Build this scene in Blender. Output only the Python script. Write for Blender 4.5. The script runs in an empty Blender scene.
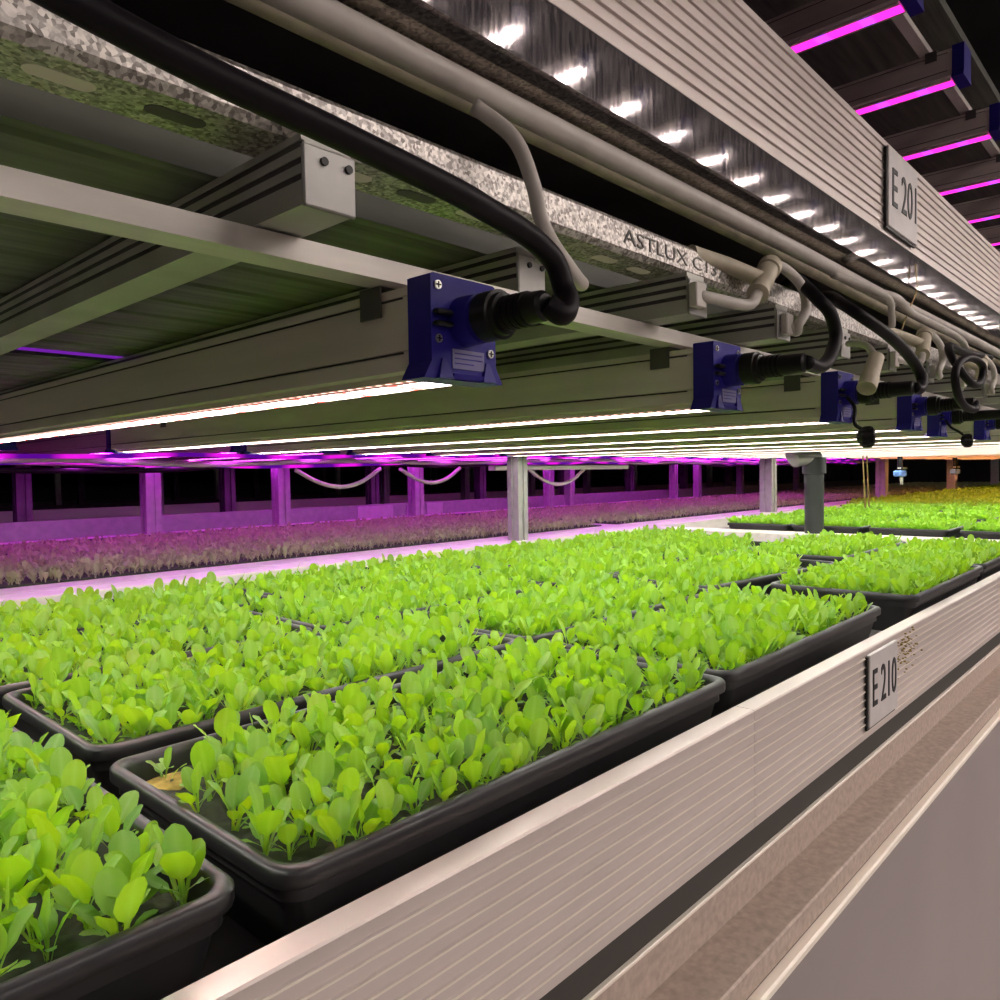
import bpy, math, random
import numpy as np
from mathutils import Vector, Matrix
random.seed(7); rng = np.random.default_rng(7)
SC = bpy.context.scene; COL = SC.collection
ZC = 1.6                      # lens height above the aisle floor; heights below are written relative to the lens
PI = math.pi

# ------------------------------------------------------------------ materials
def nt(m): return m.node_tree.nodes, m.node_tree.links
def mat(name, col, rough=.5, metal=0., var=.0, scale=40., bump=0., stretch=(1, 1, 1), rvar=0., spec=.5):
    m = bpy.data.materials.new(name); m.use_nodes = True
    n, l = nt(m); b = n['Principled BSDF']
    b.inputs['Base Color'].default_value = (*col, 1); b.inputs['Roughness'].default_value = rough
    b.inputs['Metallic'].default_value = metal; b.inputs['Specular IOR Level'].default_value = spec
    if var or bump or rvar:
        tc = n.new('ShaderNodeTexCoord'); mp = n.new('ShaderNodeMapping'); mp.inputs['Scale'].default_value = stretch
        nz = n.new('ShaderNodeTexNoise'); nz.inputs['Scale'].default_value = scale; nz.inputs['Detail'].default_value = 5
        l.new(tc.outputs['Object'], mp.inputs[0]); l.new(mp.outputs[0], nz.inputs['Vector'])
        if var:
            r = n.new('ShaderNodeValToRGB')
            r.color_ramp.elements[0].position = .3; r.color_ramp.elements[1].position = .7
            r.color_ramp.elements[0].color = (*[c*(1-var) for c in col], 1)
            r.color_ramp.elements[1].color = (*[min(1, c*(1+var)) for c in col], 1)
            l.new(nz.outputs[0], r.inputs[0]); l.new(r.outputs[0], b.inputs['Base Color'])
        if bump:
            bp = n.new('ShaderNodeBump'); bp.inputs['Strength'].default_value = bump; bp.inputs['Distance'].default_value = .002
            l.new(nz.outputs[0], bp.inputs['Height']); l.new(bp.outputs[0], b.inputs['Normal'])
        if rvar:
            mr = n.new('ShaderNodeMapRange'); mr.inputs[1].default_value = .3; mr.inputs[2].default_value = .7
            mr.inputs[3].default_value = max(.02, rough-rvar); mr.inputs[4].default_value = min(1, rough+rvar)
            l.new(nz.outputs[0], mr.inputs[0]); l.new(mr.outputs[0], b.inputs['Roughness'])
    return m
def emit(name, col, s, spots=None, spot_scale=30., edge=(.12, .3), axis='Y'):
    m = bpy.data.materials.new(name); m.use_nodes = True
    n, l = nt(m); n.remove(n['Principled BSDF'])
    e = n.new('ShaderNodeEmission'); e.inputs[0].default_value = (*col, 1); e.inputs[1].default_value = s
    if spots:      # diodes of a second colour spaced along the strip
        tc = n.new('ShaderNodeTexCoord'); w = n.new('ShaderNodeTexWave'); w.bands_direction = axis
        w.inputs['Scale'].default_value = spot_scale; w.inputs['Distortion'].default_value = 1.5
        r = n.new('ShaderNodeValToRGB'); r.color_ramp.elements[0].position = edge[0]; r.color_ramp.elements[1].position = edge[1]
        r.color_ramp.elements[0].color = (*spots, 1); r.color_ramp.elements[1].color = (*col, 1)
        l.new(tc.outputs['Object'], w.inputs['Vector']); l.new(w.outputs[0], r.inputs[0]); l.new(r.outputs[0], e.inputs[0])
    l.new(e.outputs[0], n['Material Output'].inputs[0])
    return m
def galvanised(name, dark, light, rough, stretch=(1, 1, 1), scale=120):
    m = bpy.data.materials.new(name); m.use_nodes = True
    n, l = nt(m); b = n['Principled BSDF']; b.inputs['Metallic'].default_value = .85
    tc = n.new('ShaderNodeTexCoord'); mp = n.new('ShaderNodeMapping'); mp.inputs['Scale'].default_value = stretch
    v = n.new('ShaderNodeTexVoronoi'); v.inputs['Scale'].default_value = scale
    z = n.new('ShaderNodeTexNoise'); z.inputs['Scale'].default_value = scale*.35; z.inputs['Detail'].default_value = 6
    mx = n.new('ShaderNodeMix'); mx.data_type = 'RGBA'; mx.inputs[0].default_value = .5
    r = n.new('ShaderNodeValToRGB'); r.color_ramp.elements[0].position = .33; r.color_ramp.elements[1].position = .68
    r.color_ramp.elements[0].color = (*dark, 1); r.color_ramp.elements[1].color = (*light, 1)
    mr = n.new('ShaderNodeMapRange'); mr.inputs[3].default_value = rough*.6; mr.inputs[4].default_value = rough*1.6
    l.new(tc.outputs['Object'], mp.inputs[0]); l.new(mp.outputs[0], v.inputs['Vector']); l.new(mp.outputs[0], z.inputs['Vector'])
    l.new(v.outputs['Color'], mx.inputs[6]); l.new(z.outputs[0], mx.inputs[7]); l.new(mx.outputs[2], r.inputs[0])
    l.new(r.outputs[0], b.inputs['Base Color']); l.new(z.outputs[0], mr.inputs[0]); l.new(mr.outputs[0], b.inputs['Roughness'])
    return m
def leaf_material(name, young, old, pale, trans, through=None):
    m = bpy.data.materials.new(name); m.use_nodes = True
    n, l = nt(m); b = n['Principled BSDF']; out = n['Material Output']
    a = n.new('ShaderNodeAttribute'); a.attribute_name = 'tint'
    s = n.new('ShaderNodeSeparateColor'); l.new(a.outputs['Color'], s.inputs[0])
    m1 = n.new('ShaderNodeMix'); m1.data_type = 'RGBA'; m1.inputs[6].default_value = (*young, 1); m1.inputs[7].default_value = (*old, 1)
    l.new(s.outputs[0], m1.inputs[0])
    m2 = n.new('ShaderNodeMix'); m2.data_type = 'RGBA'; m2.inputs[7].default_value = (*pale, 1)
    l.new(s.outputs[1], m2.inputs[0]); l.new(m1.outputs[2], m2.inputs[6])
    l.new(m2.outputs[2], b.inputs['Base Color']); b.inputs['Roughness'].default_value = .46
    b.inputs['Specular IOR Level'].default_value = .5
    t = n.new('ShaderNodeBsdfTranslucent'); l.new(m2.outputs[2], t.inputs[0])
    if through:                                # light coming through the blade is yellower than its waxy surface
        m3 = n.new('ShaderNodeMix'); m3.data_type = 'RGBA'; m3.inputs[6].default_value = (*through, 1); m3.inputs[7].default_value = (through[0]*.55, through[1]*.72, through[2], 1)
        l.new(s.outputs[0], m3.inputs[0]); l.new(m3.outputs[2], t.inputs[0])
    x = n.new('ShaderNodeMixShader'); x.inputs[0].default_value = trans
    l.new(b.outputs[0], x.inputs[1]); l.new(t.outputs[0], x.inputs[2]); l.new(x.outputs[0], out.inputs[0])
    return m

M = dict(
    alu=mat('rail aluminium', (.66, .575, .54), .36, .35, .06, 9, 0, (.35, 2, 2), .08),
    alu2=mat('plain aluminium', (.72, .67, .62), .40, .2, .14, 22, 0, (.3, 2, 2), .08),
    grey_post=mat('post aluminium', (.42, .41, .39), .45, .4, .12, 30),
    housing=mat('lamp housing', (.80, .70, .65), .42, .15, .05, 20, 0, (3, .2, 3)),
    groove=mat('housing groove', (.045, .04, .036), .6),
    deck=mat('ribbed deck', (.12, .125, .10), .55, .1, .45, 16, .05, (.3, 4, 1)),
    joist=mat('joist aluminium', (.52, .51, .46), .45, .2, .18, 12),
    dark_groove=mat('joist side', (.075, .065, .07), .5, .2, .2, 30),
    galv=galvanised('galvanised steel', (.20, .18, .165), (.70, .66, .62), .42, (1, 1, 1), 480),
    shiny=galvanised('bright galvanised steel', (.30, .27, .30), (.80, .73, .74), .055, (1.0, 1, .12), 420),
    ledge=mat('dusty steel ledge', (.44, .355, .30), .6, .1, .16, 130, 0),
    panel=mat('painted side panel', (.30, .255, .25), .5, .1, .06, 3),
    bevel_light=mat('worn and lit edges', (.88, .80, .70), .45, .1),  # also paints the light caught on the lower rail ridges
    navy=mat('navy plastic', (.026, .018, .27), .45, 0, .06, 60, spec=.25),
    black=mat('black plastic', (.010, .009, .010), .36, 0, .25, 60, spec=.3),
    rubber=mat('black rubber', (.009, .006, .009), .5, 0, .2, 30, spec=.2),
    tray=mat('black tray plastic', (.016, .016, .017), .40, 0, .2, 25),
    soil=mat('dark peat', (.028, .036, .018), .9, 0, .7, 90, .8),
    mulch=mat('coir fibre', (.33, .24, .05), .9, 0, .4, 120, .6),
    hose=mat('white hose', (.60, .55, .50), .45, 0, .12, 30),
    hose_dirty=mat('yellowed white plastic', (.60, .53, .40), .5, 0, .25, 25),
    plate=mat('label plate', (.62, .58, .57), .4, .1, .08, 30),
    ink=mat('black lettering', (.012, .012, .014), .5),
    stamp=mat('stamped ink', (.10, .09, .085), .6),
    screw=mat('steel screw', (.6, .58, .56), .3, .9),
    sticker=mat('pale sticker', (.20, .18, .40), .5),
    pvc=mat('grey green pipe', (.026, .031, .028), .45, 0, .12, 12),
    brass=mat('brass wire', (.5, .36, .16), .35, .8),
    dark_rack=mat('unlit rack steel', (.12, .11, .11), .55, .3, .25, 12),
    blue=mat('blue valve plastic', (.12, .25, .62), .4),
    concrete=mat('concrete floor', (.20, .19, .18), .6, 0, .2, 6),
    wall=mat('dark wall', (.05, .045, .05), .8, 0, .2, 2),
    white_led=emit('white diodes', (1, .965, .885), 34),
    mixed_led=emit('white and red diodes', (1, .95, .885), 34, (.85, .020, .018), 5.2, (.05, .20)),
    chip=emit('pink diode chips', (1, .42, .38), 3, (1, .9, .8), 90.),
    purple_led=emit('purple diodes', (.60, .012, 1.0), 23, (1., .10, .75), 9.),
    pink_led=emit('magenta diodes', (.95, .02, .50), 2.6, (.45, .04, 1.), 4.),
    cable_glow=emit('self lit purple cable', (1.0, .012, .95), .85, (.12, .003, .34), 1.6, (.25, .8), 'X'),  # emission stands for purple light falling on cables
    warm_led=emit('warm diodes', (1, .40, .15), 46),
    aisle_led=emit('aisle diodes', (1, .88, .82), 58),
    leaf=leaf_material('lettuce leaf', (.30, .50, .055), (.15, .34, .080), (.42, .60, .20), .46, (.46, .76, .006)),
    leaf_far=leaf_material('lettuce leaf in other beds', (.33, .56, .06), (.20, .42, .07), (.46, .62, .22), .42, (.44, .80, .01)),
    leaf_purple_lit=leaf_material('lettuce leaf tinted for purple light', (.43, .50, .23), (.31, .35, .21), (.55, .56, .36), .32),  # leaf colour made bluer to carry the purple light of its bed
)

# ------------------------------------------------------------------ mesh helpers
class MB:
    def __init__(s): s.v = []; s.f = []; s.smooth = False; s.mi = []
    def add(s, vs, fs, mi=0):
        b = len(s.v); s.v.extend(tuple(p) for p in vs); s.f.extend(tuple(b+i for i in f) for f in fs); s.mi.extend([mi]*len(fs)); return s
    def box(s, x0, x1, y0, y1, z0, z1, mi=0):
        v = [(x, y, z) for x in (x0, x1) for y in (y0, y1) for z in (z0, z1)]
        return s.add(v, [(0, 1, 3, 2), (4, 6, 7, 5), (0, 4, 5, 1), (2, 3, 7, 6), (0, 2, 6, 4), (1, 5, 7, 3)], mi)
    def bbox(s, x0, x1, y0, y1, z0, z1, r=.003, mi=0):       # box with chamfered edges
        loops = []
        for (z, i) in ((z0, r), (z0+r, 0), (z1-r, 0), (z1, r)):
            a, b, c, d = x0+i, x1-i, y0+i, y1-i
            loops.append([(a+r, c, z), (b-r, c, z), (b, c+r, z), (b, d-r, z), (b-r, d, z), (a+r, d, z), (a, d-r, z), (a, c+r, z)])
        return s.loft(loops, True, mi)
    def loft(s, loops, cap=True, mi=0, closed=True):
        n = len(loops[0]); v = [p for lp in loops for p in lp]; f = []
        for k in range(len(loops)-1):
            for i in range(n if closed else n-1):
                j = (i+1) % n; f.append((k*n+i, k*n+j, (k+1)*n+j, (k+1)*n+i))
        if cap: f.append(tuple(range(n-1, -1, -1))); f.append(tuple((len(loops)-1)*n+i for i in range(n)))
        return s.add(v, f, mi)
    def ext_x(s, prof, x0, x1, mi=0):                        # (y,z) outline run along the rack
        return s.loft([[(x, y, z) for y, z in prof] for x in (x0, x1)], True, mi)
    def ext_y(s, prof, y0, y1, mi=0):
        return s.loft([[(x, y, z) for x, z in prof] for y in (y0, y1)], True, mi)
    def cyl(s, a, b, r, r2=None, n=20, cap=True, mi=0):
        return s.tube([a, b], [r, r if r2 is None else r2], n, cap, mi)
    def tube(s, pts, rs, n=12, cap=True, mi=0):
        P = [Vector(p) for p in pts]; R = rs if isinstance(rs, (list, tuple)) else [rs]*len(P)
        T = [(P[min(i+1, len(P)-1)]-P[max(i-1, 0)]).normalized() for i in range(len(P))]
        u = T[0].orthogonal().normalized(); loops = []
        for i, p in enumerate(P):
            u = (u-T[i]*u.dot(T[i])); u = u.normalized() if u.length > 1e-6 else T[i].orthogonal().normalized()
            w = T[i].cross(u)
            loops.append([p+(u*math.cos(2*PI*k/n)+w*math.sin(2*PI*k/n))*R[i] for k in range(n)])
        return s.loft(loops, cap, mi)
    def ball(s, c, r, n=16, sq=(1, 1, 1), mi=0):
        loops = []
        for i in range(1, n):
            t = PI*i/n
            loops.append([(c[0]+r*sq[0]*math.sin(t)*math.cos(2*PI*k/n), c[1]+r*sq[1]*math.sin(t)*math.sin(2*PI*k/n), c[2]+r*sq[2]*math.cos(t)) for k in range(n)])
        return s.loft(loops, True, mi)
def spline(pts, per=8):
    P = [Vector(p) for p in pts]; P = [P[0]*2-P[1]]+P+[P[-1]*2-P[-2]]; out = []
    for i in range(1, len(P)-2):
        for k in range(per):
            t = k/per; a, b, c, d = P[i-1:i+3]
            out.append(.5*((2*b)+(c-a)*t+(2*a-5*b+4*c-d)*t*t+(3*b-a-3*c+d)*t**3))
    out.append(P[-2]); return out
def obj(name, mb, m, parent=None, loc=(0, 0, 0), smooth=False, local=False):
    """link mb as one mesh object; coordinates are lens-relative unless local"""
    me = bpy.data.meshes.new(name); o = bpy.data.objects.new(name, me)
    off = Vector((0, 0, 0)) if local else Vector(loc)
    anc = parent
    while anc is not None and not local:
        off = off+anc.location-Vector((0, 0, ZC if anc.parent is None else 0)); anc = anc.parent
    me.from_pydata([tuple(Vector(p)-off) for p in mb.v], [], mb.f)
    ms = m if isinstance(m, (list, tuple)) else [m]
    for x in ms: me.materials.append(x)
    if len(ms) > 1: me.polygons.foreach_set('material_index', mb.mi)
    if smooth:
        me.polygons.foreach_set('use_smooth', [True]*len(me.polygons))
        if smooth != 'all': me.set_sharp_from_angle(angle=math.radians(40))
    me.validate(); me.update()
    import bmesh
    bm = bmesh.new(); bm.from_mesh(me); bmesh.ops.recalc_face_normals(bm, faces=bm.faces); bm.to_mesh(me); bm.free()
    COL.objects.link(o); o.parent = parent
    o.location = Vector(loc)+Vector((0, 0, ZC if parent is None else 0))
    return o
def tag(o, label, cat, group=None, kind=None):
    if label: o['label'] = label
    if cat: o['category'] = cat
    if group: o['group'] = group
    if kind: o['kind'] = kind
    return o
def thing(name, label, cat, loc, group=None):
    o = bpy.data.objects.new(name, None); COL.objects.link(o); o.empty_display_size = .02
    o.location = (loc[0], loc[1], loc[2]+ZC); return tag(o, label, cat, group)
def solo(name, mb, m, label, cat, loc, group=None, smooth=False): return tag(obj(name, mb, m, None, loc, smooth), label, cat, group)
def struct(name, mb, m): o = obj(name, mb, m); o['kind'] = 'structure'; return o
KIDS = {}
def copy_tree(o, parent=None):
    c = o.copy(); COL.objects.link(c); c.parent = parent
    for ch in list(o.children): copy_tree(ch, c)
    return c
ORD = 'first second third fourth fifth sixth seventh eighth ninth tenth eleventh twelfth thirteenth fourteenth fifteenth sixteenth seventeenth eighteenth nineteenth twentieth'.split()
def text_mesh(txt, width, height, depth=.0006):
    cu = bpy.data.curves.new('lettering', 'FONT'); cu.body = txt; cu.extrude = depth; cu.resolution_u = 3
    t = bpy.data.objects.new('lettering', cu); COL.objects.link(t); bpy.context.view_layer.update()
    me = bpy.data.meshes.new_from_object(t.evaluated_get(bpy.context.evaluated_depsgraph_get()))
    co = np.empty(len(me.vertices)*3); me.vertices.foreach_get('co', co); co = co.reshape(-1, 3)
    lo, hi = co.min(0), co.max(0)
    co[:, 0] = (co[:, 0]-lo[0])/(hi[0]-lo[0])*width; co[:, 1] = (co[:, 1]-lo[1])/(hi[1]-lo[1])*height
    mb = MB(); mb.add([(c[0], -c[2], c[1]) for c in co], [tuple(p.vertices) for p in me.polygons])   # stands upright, faces -y
    bpy.data.objects.remove(t); bpy.data.curves.remove(cu); bpy.data.meshes.remove(me)
    return mb
def shift(mb, d): mb.v = [(p[0]+d[0], p[1]+d[1], p[2]+d[2]) for p in mb.v]; return mb

# ------------------------------------------------------------------ camera
def unit(v): return v/np.linalg.norm(v)
VA = np.array([1213., 462.]); VB = np.array([-335., 486.]); F = math.sqrt(-(VA-500)@(VB-500))
A = unit(np.array([VA[0]-500, 500-VA[1], -F])); B = np.array([VB[0]-500, 500-VB[1], -F]); B = unit(B-A*(A@B)); U = np.cross(A, B)
R = np.array([A, B, U])
cam = bpy.data.cameras.new('camera'); cam.sensor_width = 36; cam.lens = F/1000*36; cam.clip_start = .01; cam.clip_end = 60
co = bpy.data.objects.new('camera', cam); COL.objects.link(co)
mw = Matrix([list(R[i])+[0] for i in range(3)]+[[0, 0, 0, 1]]); mw.translation = (0, 0, ZC); co.matrix_world = mw
SC.camera = co
def project(p):
    v = R.T@np.array(p); return 500+F*v[0]/-v[2], 500-F*v[1]/-v[2], -v[2]

# ------------------------------------------------------------------ room shell
X0, X1, Y0, Y1 = -3., 16., -4., 12.
struct('floor', MB().box(X0, X1, Y0, Y1, -ZC-.1, -ZC), M['concrete'])
struct('ceiling', MB().box(X0, X1, Y0, Y1, 3.0, 3.1), M['wall'])
struct('wall_back', MB().box(X0, X1, Y1, Y1+.1, -ZC, 3.0), M['wall'])
struct('wall_front', MB().box(X0, X1, Y0-.1, Y0, -ZC, 3.0), M['wall'])
struct('wall_left', MB().box(X0-.1, X0, Y0, Y1, -ZC, 3.0), M['wall'])
struct('wall_right', MB().box(X1, X1+.1, Y0, Y1, -ZC, 3.0), M['wall'])

# ------------------------------------------------------------------ rails
YF, YB = .337, .3585
def ridged(z0, z1, yf=YF, yb=YB, n=11, d=.0023):
    pr = [(yb, z0), (yf, z0)]; h = (z1-z0)/n
    for i in range(1, n):
        z = z0+h*i
        pr += [(yf, z-.0005), (yf-d, z-.0001), (yf-d, z+.0002), (yf-.0001, z+.0014), (yf, z+.0015)]
    return pr+[(yf, z1-.0015), (yf+.0015, z1), (yb-.001, z1), (yb, z1-.001)]
def plate(root, txt, x0, x1, z0, z1, tx0, tx1, tz0, tz1):
    p = obj('label_plate', MB().bbox(x0, x1, YF-.0068, YF-.0014, z0, z1, .001), M['plate'], root)
    p['label'] = 'pale metal plate marked '+txt
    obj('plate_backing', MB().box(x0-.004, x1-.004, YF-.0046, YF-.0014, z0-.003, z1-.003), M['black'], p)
    t = shift(text_mesh(txt, tx1-tx0, tz1-tz0), (tx0, YF-.0071, tz0))
    obj('lettering', t, M['ink'], p)
t = thing('shelf_rail', 'ridged aluminium rail at the bottom right carrying the E 210 plate', 'rail', (.738, YF, -.366), 'ridged rails facing the aisle')
obj('rail_profile', MB().ext_x(ridged(-.3635, -.243), .7385, 6.4), M['alu'], t)
crest = MB()  # pale strips paint the light caught by the ridge tops
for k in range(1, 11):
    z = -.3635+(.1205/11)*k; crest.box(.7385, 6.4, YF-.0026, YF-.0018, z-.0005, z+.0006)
obj('lit_ridge_line', crest, M['bevel_light'], t)
dirt = MB()
for k in range(110):
    x = random.gauss(1.245, .035); z = random.gauss(-.272, .016); q = random.uniform(.0003, .0010)
    if 1.2 < x and -.36 < z < -.246: dirt.box(x-q*1.4, x+q*1.4, YF-.0030, YF-.0004, z-q, z+q)
o = obj('dirt_specks', dirt, M['mulch'], t); o['label'] = 'yellow brown dirt specks beside the plate'; o['kind'] = 'stuff'
plate(t, 'E 210', 1.074, 1.196, -.347, -.249, 1.085, 1.188, -.321, -.270)
t = thing('shelf_rail', 'near rail section left of the thin joint, beside the front tray', 'rail', (-.8, YF, -.366), 'ridged rails facing the aisle')
obj('rail_profile', MB().ext_x(ridged(-.3635, -.243), -.8, .7375), M['alu'], t)
crest = MB()  # same painted light on the ridges of this section
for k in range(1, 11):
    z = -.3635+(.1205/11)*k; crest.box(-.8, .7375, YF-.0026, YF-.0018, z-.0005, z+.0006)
obj('lit_ridge_line', crest, M['bevel_light'], t)
t = thing('shelf_rail', 'ridged aluminium rail at the top right carrying the E 201 plate', 'rail', (-.8, YF, .322), 'ridged rails facing the aisle')
obj('rail_profile', MB().ext_x(ridged(.322, .451), -.8, 6.4), M['alu'], t)
plate(t, 'E 201', 1.150, 1.290, .331, .440, 1.166, 1.281, .361, .414)
# galvanised support beams under the rails
solo('support_beam', MB().ext_x([(YF, .272), (YF, .3215), (YF+.004, .3215), (YF+.004, .276), (.397, .276), (.397, .272)], -.8, 6.4), M['shiny'],
     'bright galvanised steel beam mirroring lamp strips under the E 201 rail', 'beam', (0, YF, .272))
t = thing('support_ledge', 'dusty stepped steel ledge running under the E 210 rail', 'ledge', (0, .29, -.455))
obj('step', MB().ext_x([(YF, -.434), (YF, -.3935), (.405, -.3935), (.405, -.434)], -.8, 6.4), M['ledge'], t)
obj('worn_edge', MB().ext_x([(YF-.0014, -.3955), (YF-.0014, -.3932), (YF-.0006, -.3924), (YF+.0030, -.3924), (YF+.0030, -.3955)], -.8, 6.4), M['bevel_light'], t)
obj('shelf_plate', MB().ext_x([(.290, -.457), (.290, -.436), (.292, -.4345), (.405, -.4345), (.405, -.457)], -.8, 6.4), M['ledge'], t)
obj('gap_shade_strip', MB().box(-.8, 6.4, .3405, .40, -.3930, -.3640), M['groove'], t)  # dark strip filling the gap, paints the shade under the rail
t = thing('side_panel', 'smooth grey pink metal panel below the dusty ledge', 'panel', (0, .283, -1.6))
obj('panel_sheet', MB().box(-.8, 6.4, .281, .2845, -1.6, -.4615), M['panel'], t)
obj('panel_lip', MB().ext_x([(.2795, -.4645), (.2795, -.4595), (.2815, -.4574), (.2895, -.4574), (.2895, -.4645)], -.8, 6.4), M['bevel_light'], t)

# far side of the near bed: two rails back to back, and the cross rails between bed modules
FY0, FY1 = 1.80, 1.90
solo('shelf_rail', MB().ext_x([(FY0, -.366), (FY0, -.2455), (FY0+.0015, -.244), (FY1, -.244), (FY1, -.366)], -.6, 12.), M['alu2'],
     'pale flat topped rail behind the green bed, its white lit half', 'rail', (0, FY0, -.366), 'rails between the green and purple beds')
solo('shelf_rail', MB().ext_x([(FY1+.003, -.366), (FY1+.003, -.243), (2.000, -.243), (2.000, -.366)], -.6, 12.), M['alu2'],
     'purple lit rail back to back with the green bed rail', 'rail', (0, FY1, -.366), 'rails between the green and purple beds')
BED2 = 3.36
solo('shelf_rail', MB().ext_x([(BED2, -.366), (BED2, -.243), (BED2+.13, -.243), (BED2+.13, -.366)], -.6, 12.), M['alu2'],
     'violet rail along the far edge of the purple bed', 'rail', (0, BED2, -.366))
for (y0, y1, lab) in ((.362, FY0-.002, 'white cross rail between the near trays and the brighter bed'), (2.002, BED2-.002, 'purple cross rail splitting the purple bed')):
    solo('cross_rail', MB().bbox(2.85, 2.97, y0, y1, -.35, -.244, .003), M['alu2'], lab, 'rail', (2.91, (y0+y1)/2, -.35))
solo('cross_rail', MB().bbox(4.98, 5.08, .362, FY0-.002, -.35, -.244, .003), M['alu2'], 'far cross rail between the bright bed and the orange bed', 'rail', (5.03, 1, -.35))
# shelf bottoms that carry the trays
def shelf(lab, x0, x1, y0, y1, z=-.290):
    solo('shelf_board', MB().box(x0, x1, y0, y1, z-.02, z), M['dark_rack'], lab, 'shelf', ((x0+x1)/2, (y0+y1)/2, z-.02))
shelf('dark shelf board under the near green trays', -.8, 2.845, .362, FY0-.002)
shelf('dark shelf board under the bright bed past the cross rail', 2.975, 4.975, .362, FY0-.002)
shelf('dark shelf board under the orange bed', 5.085, 11.9, .362, FY0-.002)
shelf('dark shelf board under the near part of the purple bed', -.5, 2.845, 2.002, BED2-.002)
shelf('dark shelf board under the far part of the purple bed', 2.975, 11.9, 2.002, BED2-.002)

# ------------------------------------------------------------------ roof of the tier: deck, joists, strut, channel
def deck(lab, ya, yb):
    t = thing('shelf_deck', lab, 'deck', (1.5, ya, .172))
    prof = []; y = ya+.01
    while y < yb-.03:
        prof += [(y, .1737), (y+.006, .1718), (y+.058, .1718), (y+.064, .1737)]; y += .078
    obj('ribbed_sheet', MB().ext_x(prof+[(yb, .1737), (yb, .192), (ya, .192), (ya, .1737)], -.8, 8.8), M['deck'], t)
deck('dark ribbed deck underside above the grow lights', .425, 1.14)
deck('dark rear deck strip past the violet light line', 1.20, 1.78)
solo('shelf_deck', MB().box(-.8, 8.8, .40, 1.90, .300, .306), M['dark_rack'], 'flat dark board added above the ribbed deck to keep light out', 'deck', (1.5, 1, .3))  # added to close the gap over the deck and keep light out
JX = [.220, .442, .602, .785, .97, 1.16, 1.36, 1.56, 1.76, 1.96, 2.16, 2.36]
def joist(x, lab):
    t = thing('roof_joist', lab, 'beam', (x+.015, .33, .135), 'cross joists under the deck')
    w = .030
    pr = [(x, .135)]
    for z in (.1475, .1555, .1635): pr += [(x, z), (x+.002, z), (x+.002, z+.0036), (x, z+.0036)]
    pr += [(x, .1705), (x+w, .1705), (x+w, .135)]
    ys = .388 if abs(x-.442) < .01 else .334
    obj('joist_profile', MB().ext_y(pr, ys, 1.78), M['joist'], t)
    gm = MB()
    for z0, z1 in ((.1477, .1509), (.1557, .1589), (.1637, .1669)): gm.box(x+.0006, x+.003, ys+.002, 1.779, z0, z1)
    obj('side_groove', gm, M['dark_groove'], t)
    obj('end_plate', MB().bbox(x-.001, x+w+.001, ys-.003, ys-.0002, .134, .165, .001), M['grey_post'], t)
    b = MB()
    for dx in (.011, .026): b.cyl((x+dx, ys-.0028, .158), (x+dx, ys-.0045, .158), .0022, n=10)
    obj('end_hole', b, M['black'], t)
for i, x in enumerate(JX): joist(x, f'grooved aluminium roof joist, {ORD[i]} from the left, under the deck')
def strut(y0, y1, lab):
    t = thing('lamp_strut', lab, 'strut', (1, y0, .12))
    obj('strut_bar', MB().ext_x([(y0, .1205), (y0, .1335), (y1, .1335), (y1, .1205)], -.5, 2.75), M['alu2'], t)
strut(.378, .401, 'square aluminium strut crossing just behind the blue lamp caps'); strut(1.50, 1.522, 'rear aluminium strut carrying the far lamp ends')
# perforated galvanised channel lying on the joist ends, open side up
t = thing('strut_channel', 'speckled galvanised channel with slots and stamped letters above the lamp caps', 'channel', (.9, .341, .1705))
y0, y1, z0, z1 = .341, .383, .1708, .197
mb = MB().ext_x([(y0, z0+.004), (y0, z1-.003), (y0+.002, z1), (y0+.009, z1), (y0+.009, z1-.003), (y0+.0025, z1-.003), (y0+.0025, z0+.0025), (y1-.0025, z0+.0025),
                 (y1-.0025, z1-.003), (y1-.009, z1-.003), (y1-.009, z1), (y1-.002, z1), (y1, z1-.003), (y1, z0+.004), (y1-.004, z0), (y0+.004, z0)], -.6, 5.)
obj('channel_profile', mb, M['galv'], t)
for i in range(60):
    x = .02+i*.05
    if any(j-.018 < x < j+.048 for j in JX): continue
    s = MB(); n = 8
    lp = []
    for k in range(2*n):
        a = 2*PI*k/(2*n); lp.append((x+(.009 if math.cos(a) > 0 else -.009)+.0055*math.cos(a), .362+.0055*math.sin(a)))
    s.loft([[(p, q, z0-.0003) for p, q in lp], [(p, q, z0+.001) for p, q in lp]]); obj('slot', s, M['bevel_light'] if i % 3 else M['dark_groove'], t)
obj('lettering', shift(text_mesh('ASTLUX C137', .17, .0115, .0002), (.515, y0-.0003, .1788)), M['stamp'], t)

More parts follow.
